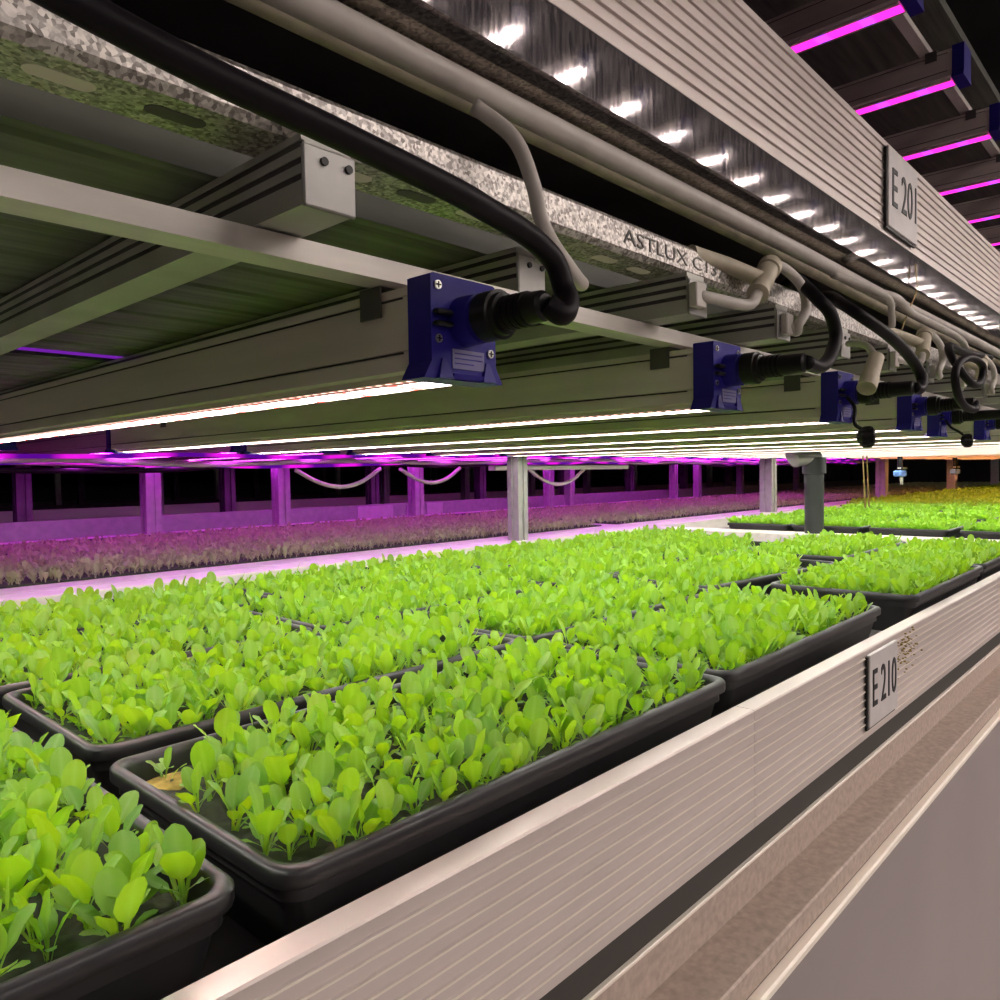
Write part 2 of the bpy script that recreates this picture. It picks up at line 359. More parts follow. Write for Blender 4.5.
# ------------------------------------------------------------------ white grow light bars
def lamp_profile(x0, x1, z0=.0645, z1=.116):
    return [(x0, z0), (x0, .0745), (x0+.001, .0750), (x0+.001, .0765), (x0, .0770), (x0, .1085), (x0+.001, .1090), (x0+.001, .1105), (x0, .1110), (x0, z1),
            (x1, z1), (x1, .1110), (x1-.001, .1105), (x1-.001, .1090), (x1, .1085), (x1, .0770), (x1-.001, .0765), (x1-.001, .0750), (x1, .0745), (x1, z0), (x1-.006, z0-.001), (x0+.006, z0-.001)]
def make_lamp(led, name='grow_light_bar', length=1.46, detail=True, lips=True):
    """one bar, local coordinates: x from 0 to .056, y from 0 (aisle cap) to length, z lens-relative"""
    t = bpy.data.objects.new(name, None); COL.objects.link(t); t.location = (0, 0, ZC)
    def p(n, mb, m, par=t, sm=False): return obj(n, mb, m, par, smooth=sm, local=True)
    p('housing', MB().ext_y(lamp_profile(.002, .054), .021, length-.021), M['housing'])
    g = MB()
    for z in (.0752, .1092):
        for x in (.0022, .0528): g.box(x, x+.001, .029, length-.029, z, z+.0011)
    p('housing_groove', g, M['groove'])
    p('led_strip', MB().box(.0155, .0405, .024, length-.026, .0588, .0592), M[led])
    if lips: p('added_shield_lip', MB().box(.0142, .0154, .024, length-.026, .0581, .0594).box(.0406, .0418, .024, length-.026, .0581, .0594), M['housing'])  # lips added to screen the strip at low viewing angles
    p('strip_tray', MB().box(.009, .047, .026, length-.027, .0594, .0634), M['housing'])
    if detail:
        c = MB()
        for k in range(int((length-.06)/.0105)):
            yy = .032+k*.0105; c.box(.0105, .0130, yy, yy+.0045, .0591, .0593)
        p('diode_row', c, M['chip'])
    for end in (0, 1):
        f = (lambda y: y) if end == 0 else (lambda y: length-y)
        cap = MB(); ya, yb = sorted((f(0), f(.021)))
        cap.loft([[(x, y, z) for x, y in ((x0, ya), (x1, ya), (x1, yb), (x0, yb))] for (x0, x1, z) in ((-.006, .062, .0575), (-.005, .061, .0595), (.000, .056, .068), (.000, .056, .1195), (.002, .054, .1205))])
        c = p('end_cap', cap, M['navy'])
        if end == 0 and detail:
            p('cap_ridge', MB().loft([[(.016, -.0012, .0582), (.042, -.0012, .0582), (.042, .001, .0582), (.016, .001, .0582)], [(.016, -.0030, .0612), (.042, -.0030, .0612), (.042, .001, .0612), (.016, .001, .0612)]]), M['navy'], c)
            for x in (.0095, .0475):
                p('cap_foot', MB().loft([[(x-.006, -.003, .0578), (x+.006, -.003, .0578), (x+.006, .001, .0578), (x-.006, .001, .0578)], [(x-.0015, -.001, .070), (x+.0015, -.001, .070), (x+.0015, .001, .070), (x-.0015, .001, .070)]]), M['navy'], c)
            for (x, z) in ((.0055, .1135), (.0495, .1135), (.0055, .0815), (.0505, .0765)):
                s = MB().cyl((x, .0005, z), (x, -.0012, z), .0027, n=14); sc = p('screw', s, M['screw'], c, True)
                k = MB().box(x-.0019, x+.0019, -.0016, -.0012, z-.0004, z+.0004).box(x-.0004, x+.0004, -.0016, -.0012, z-.0019, z+.0019); p('screw_slot', k, M['black'], sc)
            p('rating_sticker', MB().box(.0165, .0445, -.0007, .0002, .0645, .0765), M['sticker'], c)
            k = MB()
            for z in (.0735, .0705, .0675): k.box(.0185, .0425 if z > .07 else .035, -.0009, -.0007, z, z+.0007)
            p('sticker_print', k, M['navy'], c)
            p('socket_collar', MB().tube([(.029, .0005, .0945), (.029, -.014, .0945), (.029, -.0142, .0945), (.029, -.017, .0945)], [.0155, .0150, .0135, .0130], 24), M['navy'], c, True)
            p('socket_latch', MB().bbox(.000, .014, -.006, -.0005, .0955, .0985, .001).bbox(.000, .014, -.006, -.0005, .0885, .0915, .001), M['black'], c)
    for yy in (.047, length-.30):
        hk = MB().ext_y([(-.0006, .100), (-.0006, .1200), (.0566, .1200), (.0566, .100), (.0552, .100), (.0552, .1187), (.0008, .1187), (.0008, .100)], yy, yy+.021)
        hk.ext_y([(.020, .1202), (.020, .128), (.0215, .128), (.0215, .1202)], yy-.006, yy-.004).ext_y([(.034, .1202), (.034, .128), (.0355, .128), (.0355, .1202)], yy-.006, yy-.004)
        p('hanger_clip', hk, M['dark_rack'])
    return t
lamp0 = make_lamp('white_led')
LX = [(.313, .343), (.667, .343), (.992, .343), (1.318, .345), (1.655, .385), (1.985, .372)] + [(2.315+.33*i, .36) for i in range(8)] + [(-.02, .343), (-.35, .343)]
lamps = []
for i, (x, y) in enumerate(LX):
    t = lamp0 if i == 0 else copy_tree(lamp0)
    t.location = (x, y, ZC)
    if i == 0:
        for ch in t.children:
            if ch.name.startswith('led_strip'): near_strip = ch
    if i < 14: lab = f'grey grow light bar with blue cap and white strip, {ORD[i]} from the left'
    else: lab = 'white grow light bar just outside the picture at the left' if i == 14 else 'white grow light bar second outside the picture at the left'
    tag(t, lab, 'light', 'white grow lights over the near row'); lamps.append(t)

near_strip.data = near_strip.data.copy(); near_strip.data.materials[0] = M['mixed_led']; near_strip['label'] = 'white strip with pinkish diode patches'
# plug-in power cables: black connector plus thick cable
def power_cable(bx, by, path, lab, plug_len=.075, r=.0062, cr=.0088):
    cx, cz = bx+.029, .0945
    t = thing('power_cable', lab, 'cable', (cx, by-.018, cz), 'black power cables of the grow lights')
    pl = MB().tube([(cx, by-.0172, cz), (cx, by-.0178, cz), (cx, by-.030, cz), (cx, by-.0305, cz), (cx, by-.034, cz), (cx, by-.0345, cz), (cx, by-.017-plug_len, cz), (cx, by-.019-plug_len, cz)],
                   [.0130, .0150, .0150, .0130, .0125, .0098, cr, cr*.75], 24)
    obj('plug', pl, M['black'], t, smooth=True)
    g = MB()
    for k in range(4): yy = by-.036-k*.0045; g.tube([(cx, yy, cz), (cx, yy-.0025, cz)], [.0103, .0103], 20)
    obj('plug_ring', g, M['rubber'], t, smooth=True)
    obj('cable_jacket', MB().tube(spline([(cx, by-.019-plug_len, cz)]+path, 10), r, 14), M['rubber'], t, smooth='all')
power_cable(.313, .343, [(.349, .272, .0895), (.3575, .2745, .0985), (.3585, .279, .1085), (.353, .280, .1205), (.339, .280, .128), (.322, .280, .133), (.299, .280, .137), (.270, .280, .1415), (.21, .285, .150), (.13, .295, .163), (.02, .31, .19)],
            'thick black cable bending up from the nearest blue lamp cap', .046, .0066)
power_cable(.667, .343, [(.735, .272, .0945), (.770, .276, .104), (.804, .283, .120), (.818, .285, .137), (.810, .288, .158), (.805, .298, .172), (.82, .318, .192), (.875, .350, .2125), (.93, .395, .2125), (1.0, .41, .212)], 'black cable curling up from the second blue lamp cap', .056, .0066)
power_cable(.992, .343, [(1.035, .262, .094), (1.055, .264, .106), (1.045, .268, .122), (1.003, .270, .1375), (.94, .272, .150), (.895, .283, .164), (.905, .308, .184), (.958, .343, .2065), (1.01, .39, .2125), (1.06, .41, .212)], 'black cable arching over the channel from the third lamp cap', .060, .0066)
power_cable(1.318, .345, [(1.33, .262, .0845), (1.285, .264, .085), (1.243, .265, .098), (1.222, .265, .125), (1.25, .265, .147), (1.31, .262, .158), (1.36, .258, .150), (1.345, .258, .125), (1.28, .258, .120), (1.245, .272, .150), (1.30, .29, .178), (1.42, .30, .185), (1.6, .318, .20), (1.8, .328, .215)],
            'looped black cable by the fourth blue lamp cap', .062, .0055)
power_cable(1.655, .385, [(1.70, .275, .093), (1.78, .26, .105), (1.84, .27, .15), (1.88, .31, .195), (1.95, .328, .215)], 'black cable behind the looped one, from the fifth lamp cap', .085, .0058)
power_cable(1.985, .372, [(2.04, .25, .095), (2.12, .245, .13), (2.16, .30, .205)], 'black cable at the right edge from the sixth lamp cap', .09, .0058)
def dust_cap(t, sx, sy, ball):
    b = MB().tube([(ball[0]-.004, ball[1]+.006, ball[2]), (ball[0]-.0045, ball[1]+.004, ball[2]), (ball[0], ball[1]-.006, ball[2]), (ball[0]+.001, ball[1]-.008, ball[2])], [.009, .0122, .0122, .009], 24)
    o = obj('dust_cap', b, M['black'], t, smooth=True); o['label'] = 'dangling round black dust cap'
    g = MB()
    for k in range(24):
        a = 2*PI*k/24; c = Vector((ball[0]-.002+.0121*math.cos(a)*.9, ball[1]-.001, ball[2]+.0121*math.sin(a))); g.cyl(c+Vector((0, .004, 0)), c+Vector((0, -.004, 0)), .0009, n=6)
    obj('grip_rib', g, M['rubber'], o)
    obj('tether', MB().tube(spline([(sx, sy, .088), (sx-.004, sy-.010, .074), (ball[0]-.008, ball[1]+.012, ball[2]+.017), (ball[0]-.002, ball[1]+.003, ball[2]+.008)], 8), .0024, 10), M['black'], o, smooth='all')
dust_cap(lamps[2], 1.004, .336, (.996, .310, .0370)); dust_cap(lamps[4], 1.672, .378, (1.668, .341, .0475))
# ------------------------------------------------------------------ white hoses and pipes by the channel
def pipe(name, pts, r, m, lab, cat='pipe', per=8, n=16, group=None):
    P = spline(pts, per); loc = P[0]
    return solo(name, MB().tube(P, r, n), m, lab, cat, tuple(loc), group, 'all')
pipe('supply_pipe', [(-.3, .356, .250), (.4, .356, .250), (.9, .354, .250), (1.25, .352, .246), (1.8, .352, .248), (3.5, .352, .250)], .0085, M['hose'], 'long white pipe hidden inside the galvanised beam')
pipe('supply_pipe', [(-.3, .384, .258), (.4, .384, .258), (1.0, .384, .254), (1.6, .384, .246), (3., .384, .25)], .007, M['hose_dirty'], 'second thinner white pipe behind the long one')
pipe('drain_hose', [(.345, .335, .225), (.362, .318, .205), (.371, .311, .178), (.376, .310, .160), (.386, .310, .147), (.401, .310, .136), (.415, .311, .128), (.424, .314, .1265), (.421, .320, .132), (.41, .326, .1395), (.402, .334, .146)], .0048, M['hose'],
     'white hose loop hanging beside the thick black cable', 'hose', group='white drain hoses')
def fitting(x, lab):       # tee fitting lying over the channel with two hose tails to neighbouring joist ends
    t = thing('hose_tee', lab, 'fitting', (x, .335, .17), 'white hose tees on the channel')
    a, b = Vector((x-.024, .316, .164)), Vector((x+.028, .326, .202)); d = (b-a).normalized()
    obj('tee_body', MB().tube([a, a+d*.004, a+d*.005, a+d*.020, a+d*.021, b-d*.012, b-d*.011, b], [.0105, .0105, .009, .009, .0098, .0098, .0115, .0115], 20), M['hose_dirty'], t, smooth=True)
    obj('tee_branch', MB().tube([a+d*.03, a+d*.04+Vector((-.045, .018, .006)), a+d*.04+Vector((-.10, .026, .008))], [.008, .0075, .0075], 16), M['hose_dirty'], t, smooth=True)
    xl = max(j for j in JX if j+.02 < x-.02)+.006; xr = min(j for j in JX if j+.02 > x)+.012
    obj('hose_tail', MB().tube(spline([(xl, .328, .150), (xl+.012, .322, .149), ((xl+x)/2+.01, .314, .150), a], 8), .0052, 12), M['hose'], t, smooth='all')
    obj('hose_tail', MB().tube(spline([b, (x+.052, .322, .203), (x+.088, .318, .190), (x+.097, .317, .168), (x+.080, .319, .149), (xr+.012, .322, .143), (xr, .328, .149)], 8), .0052, 12), M['hose'], t, smooth='all')
    for q in (xl, xr): obj('hose_socket', MB().bbox(q-.010, q+.007, .3225, .3300, .139, .160, .001), M['hose'], t)
fitting(.726, 'white tee fitting with hose tails wrapped over the channel')
fitting(1.285, 'white tee fitting among the black cables at right')
fitting(1.68, 'white tee fitting at the right edge past the cable loop')
# open ended pipe stub
t = thing('pipe_stub', 'short open ended cream pipe hanging above the third lamp cap', 'pipe', (.91, .28, .09))
a, b = Vector((.897, .280, .0865)), Vector((.934, .281, .124)); d = (b-a).normalized()
obj('stub_tube', MB().tube([a+d*.010, a, a, a+d*.018, a+d*.019, b], [.0075, .0075, .0102, .0102, .0092, .0086], 24), M['hose_dirty'], t, smooth=True)
obj('stub_bore', MB().cyl(a+d*.009, a+d*.0098, .0072, n=20), M['ledge'], t)  # disc in darker beige, paints the shade inside the bore
pipe('drain_hose', [(.934, .281, .124), (.945, .295, .140), (.965, .315, .148), (.978, .326, .150)], .004, M['hose'], 'thin white hose running from the cream stub to a joist end', 'hose', group='white drain hoses')
pipe('drain_hose', [(1.1, .372, .262), (1.14, .345, .243), (1.18, .328, .236), (1.26, .329, .226), (1.42, .327, .224), (1.55, .325, .218), (1.64, .335, .20)], .0055, M['hose'], 'white hose sagging behind the hanging brass wire', 'hose', group='white drain hoses')
pipe('drain_hose', [(1.0, .352, .2415), (1.05, .33, .232), (1.12, .322, .226), (1.17, .332, .212), (1.19, .337, .2)], .0045, M['hose'], 'short white hose curving off the long pipe', 'hose', group='white drain hoses')
pipe('hanging_wire', [(1.29, .333, .305), (1.291, .332, .285), (1.291, .331, .266), (1.27, .336, .235), (1.245, .340, .2), (1.25, .34, .199)], .0010, M['brass'], 'thin brass wire hanging down from the galvanised beam', 'wire', n=8)

# ------------------------------------------------------------------ seedling trays
def rrect(x0, x1, y0, y1, z, r=.02, n=6):
    out = []
    for cx, cy, a0 in ((x1-r, y1-r, 0), (x0+r, y1-r, 90), (x0+r, y0+r, 180), (x1-r, y0+r, 270)):
        for k in range(n+1):
            a = math.radians(a0+90*k/n); out.append((cx+r*math.cos(a), cy+r*math.sin(a), z))
    return out
TL, TW, TZ = .535, .262, -.220
def make_tray():
    t = bpy.data.objects.new('seedling_tray', None); COL.objects.link(t); t.location = (0, 0, ZC-.29)
    lp = []
    for i, z, r in ((.020, .0005, .012), (.009, .046, .016), (.0085, .0485, .016), (.0055, .0485, .017), (.0055, .0585, .018), (.0005, .0585, .020), (0, .0605, .020), (0, .0675, .020), (.0015, .0695, .019),
                    (.0045, .0705, .018), (.0075, .0700, .017), (.0095, .0680, .016), (.0105, .064, .015), (.022, .006, .010)):
        lp.append(rrect(i, TL-i, i, TW-i, z, r))
    obj('tray_shell', MB().loft(lp), M['tray'], t, smooth=True, local=True)
    nx, ny = 64, 32; a, b = .0125, .0125; v = []; f = []
    for j in range(ny+1):
        for i in range(nx+1):
            u, w = i/nx, j/ny
            z = .0535+.0022*math.sin(u*57+w*9)*math.cos(w*31+u*14)+random.uniform(-.0018, .0018)
            if 0 < i < nx and 0 < j < ny: pass
            else: z -= .004
            v.append((a+u*(TL-2*a), b+w*(TW-2*b), z))
    for j in range(ny):
        for i in range(nx): k = j*(nx+1)+i; f.append((k, k+1, k+nx+2, k+nx+1))
    s = obj('peat_fill', MB().add(v, f), M['soil'], t, smooth='all', local=True); s['kind'] = 'stuff'
    return t
tray0 = make_tray(); used = False
TRAYS = []
def place_tray(x, y, lab, group, rz=0.):
    global used
    t = copy_tree(tray0) if used else tray0; used = True
    t.location = (x, y, ZC-.29); t.rotation_euler = (0, 0, rz); tag(t, lab, 'tray', group); return t
ROWS = [(.370, [-.329, .222, .770, 1.435, 1.985]), (.662, [-.322, .226, .772, 1.325, 1.955]), (.948, [.100, .642, 1.184, 1.726]), (1.226, [.215, .758, 1.301, 1.86])]
RY = [r[0] for r in ROWS]
ROWN = ['in the row along the rail', 'in the second row from the rail', 'in the third row from the rail', 'in the back row by the far rail']
POSN = {0: ['at the bottom left corner', 'in front with a bare left corner', 'behind the front one', 'third along', 'last toward the right edge'], 1: ['cut by the left edge', 'nearest full one', 'second full one', 'turned askew', 'last of its row'],
        2: ['nearest of four', 'second of four', 'third of four', 'last of four'], 3: ['nearest of four', 'second of four', 'third of four', 'last of four']}
jit = {(0, 0): (.535, .010, PI/2), (1, 0): (0, 0, 0), (2, 0): (0, .008, .004), (3, 0): (-.002, -.004, 0), (1, 1): (0, 0, 0), (3, 1): (0, .030, -.105)}
for r, (y0, xs) in enumerate(ROWS):
    for c, x0 in enumerate(xs):
        if (c, r) == (0, 1): continue
        dx, dy, rz = jit.get((c, r), (random.uniform(-.004, .004), random.uniform(-.004, .004), random.uniform(-.005, .005)))
        x, y = x0+dx, y0+dy
        place_tray(x, y, f'black seedling tray {ROWN[r]}, {POSN[r][c]}', 'seedling trays in the near bed', rz)
        TRAYS.append((x, y, c, r, rz))
TRAYS2 = []
for c in range(3):
    for r in range(4):
        x, y = 2.985+c*.66, RY[r]+random.uniform(-.005, .005)
        place_tray(x, y, f'black tray past the cross rail {ROWN[r].replace("in the ", "")}, {ORD[c]} one away', 'seedling trays in the bright bed')
        TRAYS2.append((x, y, c, r))

# ------------------------------------------------------------------ lettuce seedlings
def leaf(L, W, th0, th1, phi, base, tint, n, m, cup=.35, roll=0.):
    """spoon shaped leaf: narrow stalk widening to a round blade. returns verts, faces, colours"""
    ns = max(1, n//3); nb = n-ns                                                     # stalk and blade segments, finer towards the round tip
    t = np.concatenate([np.linspace(0, .40, ns+1)[:-1], .40+.60*(1-np.cos(np.linspace(0, PI, nb+1)))/2])
    u = np.clip((t-.40)/.60, 0, 1)
    w = np.where(t < .40, .15+.12*t, np.maximum(.20*(1-u), np.sqrt(np.clip(1-np.abs(2*u**1.05-1)**2.2, 0, 1))))
    w[-1] = .10
    th = th0+(th1-th0)*t**1.4; ds = np.diff(t)*L
    r = np.concatenate([[0], np.cumsum(np.sin(th[:-1])*ds)]); z = np.concatenate([[0], np.cumsum(np.cos(th[:-1])*ds)])
    s = np.linspace(-1, 1, m+1)
    lat = np.outer(w*W/2, s); lift = np.outer(w*W/2*cup, s**2)
    lift += np.outer(w*W*.05*np.sin(t*19+tint*9), np.abs(s))                         # slight ruffle
    nr, nz = -np.cos(th)[:, None], np.sin(th)[:, None]                                # normal towards the plant's axis
    rad = r[:, None]+nr*lift; zz = z[:, None]+nz*lift
    lat = lat*(math.cos(roll)); rad = rad+np.outer(w*W/2, s)*math.sin(roll)
    c, sn = math.cos(phi), math.sin(phi)
    V = np.stack([base[0]+rad*c-lat*sn, base[1]+rad*sn+lat*c, base[2]+zz], -1).reshape(-1, 3)
    idx = np.arange((n+1)*(m+1)).reshape(n+1, m+1)
    Fc = np.stack([idx[:-1, :-1], idx[:-1, 1:], idx[1:, 1:], idx[1:, :-1]], -1).reshape(-1, 4)
    mid = np.exp(-(s/.16)**2)[None, :]*(.75-.45*t)[:, None] if m > 2 else np.repeat((.25*(1-t))[:, None], m+1, 1)
    pale = np.clip(mid+np.clip(.55-t*1.7, 0, 1)[:, None], 0, .9)
    Cc = np.stack([np.full(V.shape[0], tint), pale.reshape(-1), np.zeros(V.shape[0]), np.ones(V.shape[0])], -1)
    return V, Fc, Cc
def seedling(n, m, size, nl, seed, spread=1.):
    r = np.random.default_rng(seed); Vs = []; Fs = []; Cs = []; b = 0; ph = r.uniform(0, 6.28); t0 = r.uniform(.05, .65)
    for k in range(nl):
        q = k/max(1, nl-1)                       # inner leaves upright and long, outer leaves shorter and lower
        L = size*(.042-.014*q)*r.uniform(.78, 1.18); W = L*r.uniform(.34, .44)
        a = r.uniform(.04, .30)+q*.40*spread; e = a+r.uniform(.05, .50)+q*.45*spread
        tint = float(np.clip(t0+r.uniform(-.3, .3)+q*.2, 0, 1))
        V, Fc, Cc = leaf(L, W, a, e, ph+k*2.4+r.uniform(-.35, .35), (r.uniform(-.002, .002), r.uniform(-.002, .002), -.002), tint, n, m, r.uniform(.05, .28), r.uniform(-.25, .25))
        Vs.append(V); Fs.append(Fc+b); Cs.append(Cc); b += len(V)
    for k in range(2 if m > 2 else 0):           # two small seed leaves near the soil
        V, Fc, Cc = leaf(size*.020, size*.007, 1.0, 1.45, ph+1+k*3.14, (0, 0, .004), .75, 5, 2, .2)
        Vs.append(V); Fs.append(Fc+b); Cs.append(Cc); b += len(V)
    return np.concatenate(Vs), np.concatenate(Fs), np.concatenate(Cs)
def mesh_np(name, V, Fc, Cc, m):
    me = bpy.data.meshes.new(name); nv, nf = len(V), len(Fc)
    me.vertices.add(nv); me.vertices.foreach_set('co', V.astype(np.float32).ravel())
    me.loops.add(nf*4); me.loops.foreach_set('vertex_index', Fc.astype(np.int32).ravel())
    me.polygons.add(nf); me.polygons.foreach_set('loop_start', np.arange(nf, dtype=np.int32)*4)
    me.polygons.foreach_set('use_smooth', np.ones(nf, dtype=bool))
    me.update(calc_edges=True)
    at = me.color_attributes.new('tint', 'FLOAT_COLOR', 'POINT'); at.data.foreach_set('color', Cc.astype(np.float32).ravel())
    me.materials.append(m); return me
VAR = [mesh_np('lettuce_seedling', *seedling(11, 6, 1.0, 4+k % 3, 100+k), M['leaf']) for k in range(16)]
SMALL = mesh_np('lettuce_seedling', *seedling(9, 4, .5, 4, 77, 1.5), M['leaf'])
def spots(x, y, keep=.95):
    out = []
    for j in range(11):
        for i in range(22):
            px = x+.026+(i+(.3 if j % 2 else 0))*.0226+random.gauss(0, .0045); py = y+.022+j*.0218+random.gauss(0, .0045)
            if random.random() > keep: continue
            out.append((min(max(px, x+.02), x+TL-.02), min(max(py, y+.02), y+TW-.02), random.uniform(.68, 1.10), random.uniform(0, 6.28)))
    return out
ALL = []
for (x, y, c, r, rz) in TRAYS:
    for (px, py, s, a) in spots(x, y):
        if (c, r) == (4, 0): s *= .9
        if (c, r) == (1, 0) and px < x+.075 and py > y+TW-.075: continue      # bare patch in the corner
        if (c, r) == (4, 0) and px > x+.50: continue
        if (c, r) in ((3, 1), (3, 2)) and px > x+TL-.13 and py < y+.07: continue
        ux, uy = px, py
        px, py = x+(px-x)*math.cos(rz)-(py-y)*math.sin(rz), y+(px-x)*math.sin(rz)+(py-y)*math.cos(rz)
        sx, sy, d = project((px, py, -.21))
        if d < .05 or sx < -60 or sx > 1060 or sy > 1060: continue
        ALL.append((d if (-5 < sx < 1005 and sy < 850) else d+9, px, py, s, a, c, r, x, y, ux, uy))
ALL.sort()
def zone(px, py, x, y):
    if py < y+.05: return 'by the front rim'
    if py > y+TW-.05: return 'by the back rim'
    if px < x+.09: return 'near the left rim'
    if px > x+TL-.09: return 'near the right rim'
    return 'in the middle'
TN = {(1, 0): 'of the front tray', (0, 0): 'of the bottom left corner tray', (1, 1): 'of the tray behind the front tray', (2, 0): 'of the second rail side tray', (2, 1): 'of the second row second tray',
      (0, 1): 'of the left edge tray', (0, 2): 'of the first tray in the third row', (1, 2): 'of the second tray in the third row'}
FS = -.2345
for k, (d, px, py, s, a, c, r, x, y, ux, uy) in enumerate(ALL[:296]):
    o = bpy.data.objects.new('lettuce_seedling', VAR[(k*7+3) % 16]); COL.objects.link(o)
    o.location = (px, py, ZC+FS); o.rotation_euler = (random.uniform(-.12, .12), random.uniform(-.12, .12), a); o.scale = (s*.98,)*3
    lab = f'young green lettuce seedling {zone(ux, uy, x, y)} {TN.get((c, r), "of a further tray")}'
    tag(o, lab, 'seedling', lab.replace('young green lettuce seedling', 'lettuce seedlings'))
x, y = .222, .370
for (dx, dy, lab) in ((.036, TW-.034, 'tiny pale four leaved seedling alone at the bare corner of the front tray'), (.062, TW-.062, 'small low seedling just inside the bare corner of the front tray')):
    o = bpy.data.objects.new('lettuce_seedling', SMALL); COL.objects.link(o); o.location = (x+dx, y+dy, ZC+FS); o.rotation_euler = (0, 0, dx*50)
    o.scale = (1.3+dx*6,)*3; tag(o, lab, 'seedling')
solo('coir_patch', MB().ball((.259, .595, -.2385), .021, 14, (1.3, .9, .22)), M['mulch'], 'tuft of yellow coir fibre at the bare corner of the front tray', 'fibre', (.259, .595, -.243), None, 'all')
def mass(name, pts, n, m, nl, variants, material, label, group, size=1.):
    base = [seedling(n, m, size, nl+(k % 2), 500+k) for k in range(variants)]
    Vs = []; Fs = []; Cs = []; b = 0
    for k, (px, py, pz, s, a) in enumerate(pts):
        V, Fc, Cc = base[k % variants]; c, sn = math.cos(a)*s, math.sin(a)*s
        W = np.stack([V[:, 0]*c-V[:, 1]*sn+px, V[:, 0]*sn+V[:, 1]*c+py, V[:, 2]*s+pz], -1)
        C2 = Cc.copy(); C2[:, 0] = np.clip(C2[:, 0]+random.uniform(-.25, .25), 0, 1)
        Vs.append(W); Fs.append(Fc+b); Cs.append(C2); b += len(V)
    o = bpy.data.objects.new(name, mesh_np(name, np.concatenate(Vs), np.concatenate(Fs), np.concatenate(Cs), material)); COL.objects.link(o)
    o.location = (0, 0, ZC); return tag(o, label, 'seedlings', group, 'stuff')
mass('lettuce_seedlings', [(e[1], e[2], FS, e[3], e[4]) for e in ALL[296:]], 7, 4, 4, 12, M['leaf'], 'carpet of green lettuce seedlings filling the trays further back in the near bed', 'seedlings of the near bed')
pts = []
for (x, y, c, r) in TRAYS2:
    pts += [(x+.013+random.uniform(0, .012), y+.01+.0085*i, FS+.004, random.uniform(.7, 1.0), random.uniform(0, 6.28)) for i in range(29)]
    pts += [(px, py, FS, s*.9, a) for (px, py, s, a) in spots(x, y, .97)]
mass('lettuce_seedlings', pts, 5, 2, 4, 8, M['leaf_far'], 'bright yellow green seedlings in the bed past the white cross rail', 'seedlings of the bright bed')
def fill(x0, x1, y0, y1, dx, z, s0, s1):
    out = []; yy = y0
    while yy < y1:
        xx = x0
        while xx < x1:
            if project((xx, yy, z))[0] > -40: out.append((xx+random.gauss(0, dx*.25), yy+random.gauss(0, dx*.25), z, random.uniform(s0, s1), random.uniform(0, 6.28)))
            xx += dx
        yy += dx
    return out
def peat(lab, x0, x1, y0, y1):
    return tag(obj('peat_bed', MB().box(x0, x1, y0, y1, -.2895, -.240), M['soil'], None, ((x0+x1)/2, (y0+y1)/2, -.2895)), lab, 'peat', None, 'stuff')
peat('dark peat under the orange bed seedlings', 5.12, 11.8, .40, 1.76)
mass('lettuce_seedlings', fill(5.13, 11.7, .42, 1.74, .036, -.240, .8, 1.15), 4, 1, 4, 8, M['leaf_far'], 'orange lit seedlings in the far bed at right', 'seedlings of the orange bed')
peat('dark peat in the near part of the purple bed', .2, 2.84, 2.008, BED2-.03); peat('dark peat in the far part of the purple bed', 2.98, 11.8, 2.008, BED2-.03)
P2 = fill(.3, 2.83, 2.016, 3.02, .025, -.240, .55, .92)+fill(2.99, 11.7, 2.016, 3.02, .029, -.240, .55, .92)
mass('lettuce_seedlings', P2, 4, 2, 4, 8, M['leaf_purple_lit'], 'purple lit seedlings filling the bed behind the white rail', 'seedlings of the purple bed')

# ------------------------------------------------------------------ posts
def post(x, y, z0, z1, w, lab, m='grey_post', group='aluminium posts of the racks', d=None):
    d = d or w
    pr = []
    for (sx, sy) in ((-1, -1), (1, -1), (1, 1), (-1, 1)):
        pr.append((x+sx*w/2, y+sy*d/2))
    g = MB(); k = .006; a, b, c, e = x-w/2, x+w/2, y-d/2, y+d/2      # square tube with a groove down each face
    lp = [(a, c), (x-k, c), (x-k, c+k), (x+k, c+k), (x+k, c), (b, c), (b, y-k), (b-k, y-k), (b-k, y+k), (b, y+k), (b, e), (x+k, e), (x+k, e-k), (x-k, e-k), (x-k, e), (a, e), (a, y+k), (a+k, y+k), (a+k, y-k), (a, y-k)]
    g.loft([[(p, q, z) for p, q in lp] for z in (z0, z1)])
    solo('rack_post', g, M[m], lab, 'post', (x, y, z0), group)
NP = [(2.09, 'grey post on the white rail, nearest the middle'), (4.23, 'second grey post along the white rail'), (6.27, 'pink lit post left of the two blue valves'), (8.40, 'pink lit post between the two blue valves'), (10.4, 'pink post at the right edge')]
for x, lab in NP: post(x, 1.845, -.243, .12, .052 if x < 3 else .07, lab)
for i, (x, lab) in enumerate([(1.445, 'purple lit post at far left of the purple bed'), (2.09, 'purple lit post with a pale face, second from left'), (2.98, 'purple lit post, third from left behind the purple bed'), (4.21, 'pale post behind the short lamp rail'), (4.45, 'purple post right of the pale one'), (6.34, 'slim pale post behind the purple bed'), (5.92, 'purple post left of the slim pale one'), (7.2, 'purple post behind the second grey post'), (8.6, 'purple post at the far end of the bed')]):
    post(x, BED2+.065, -.242, .12, .066 if i < 3 else .055, lab)
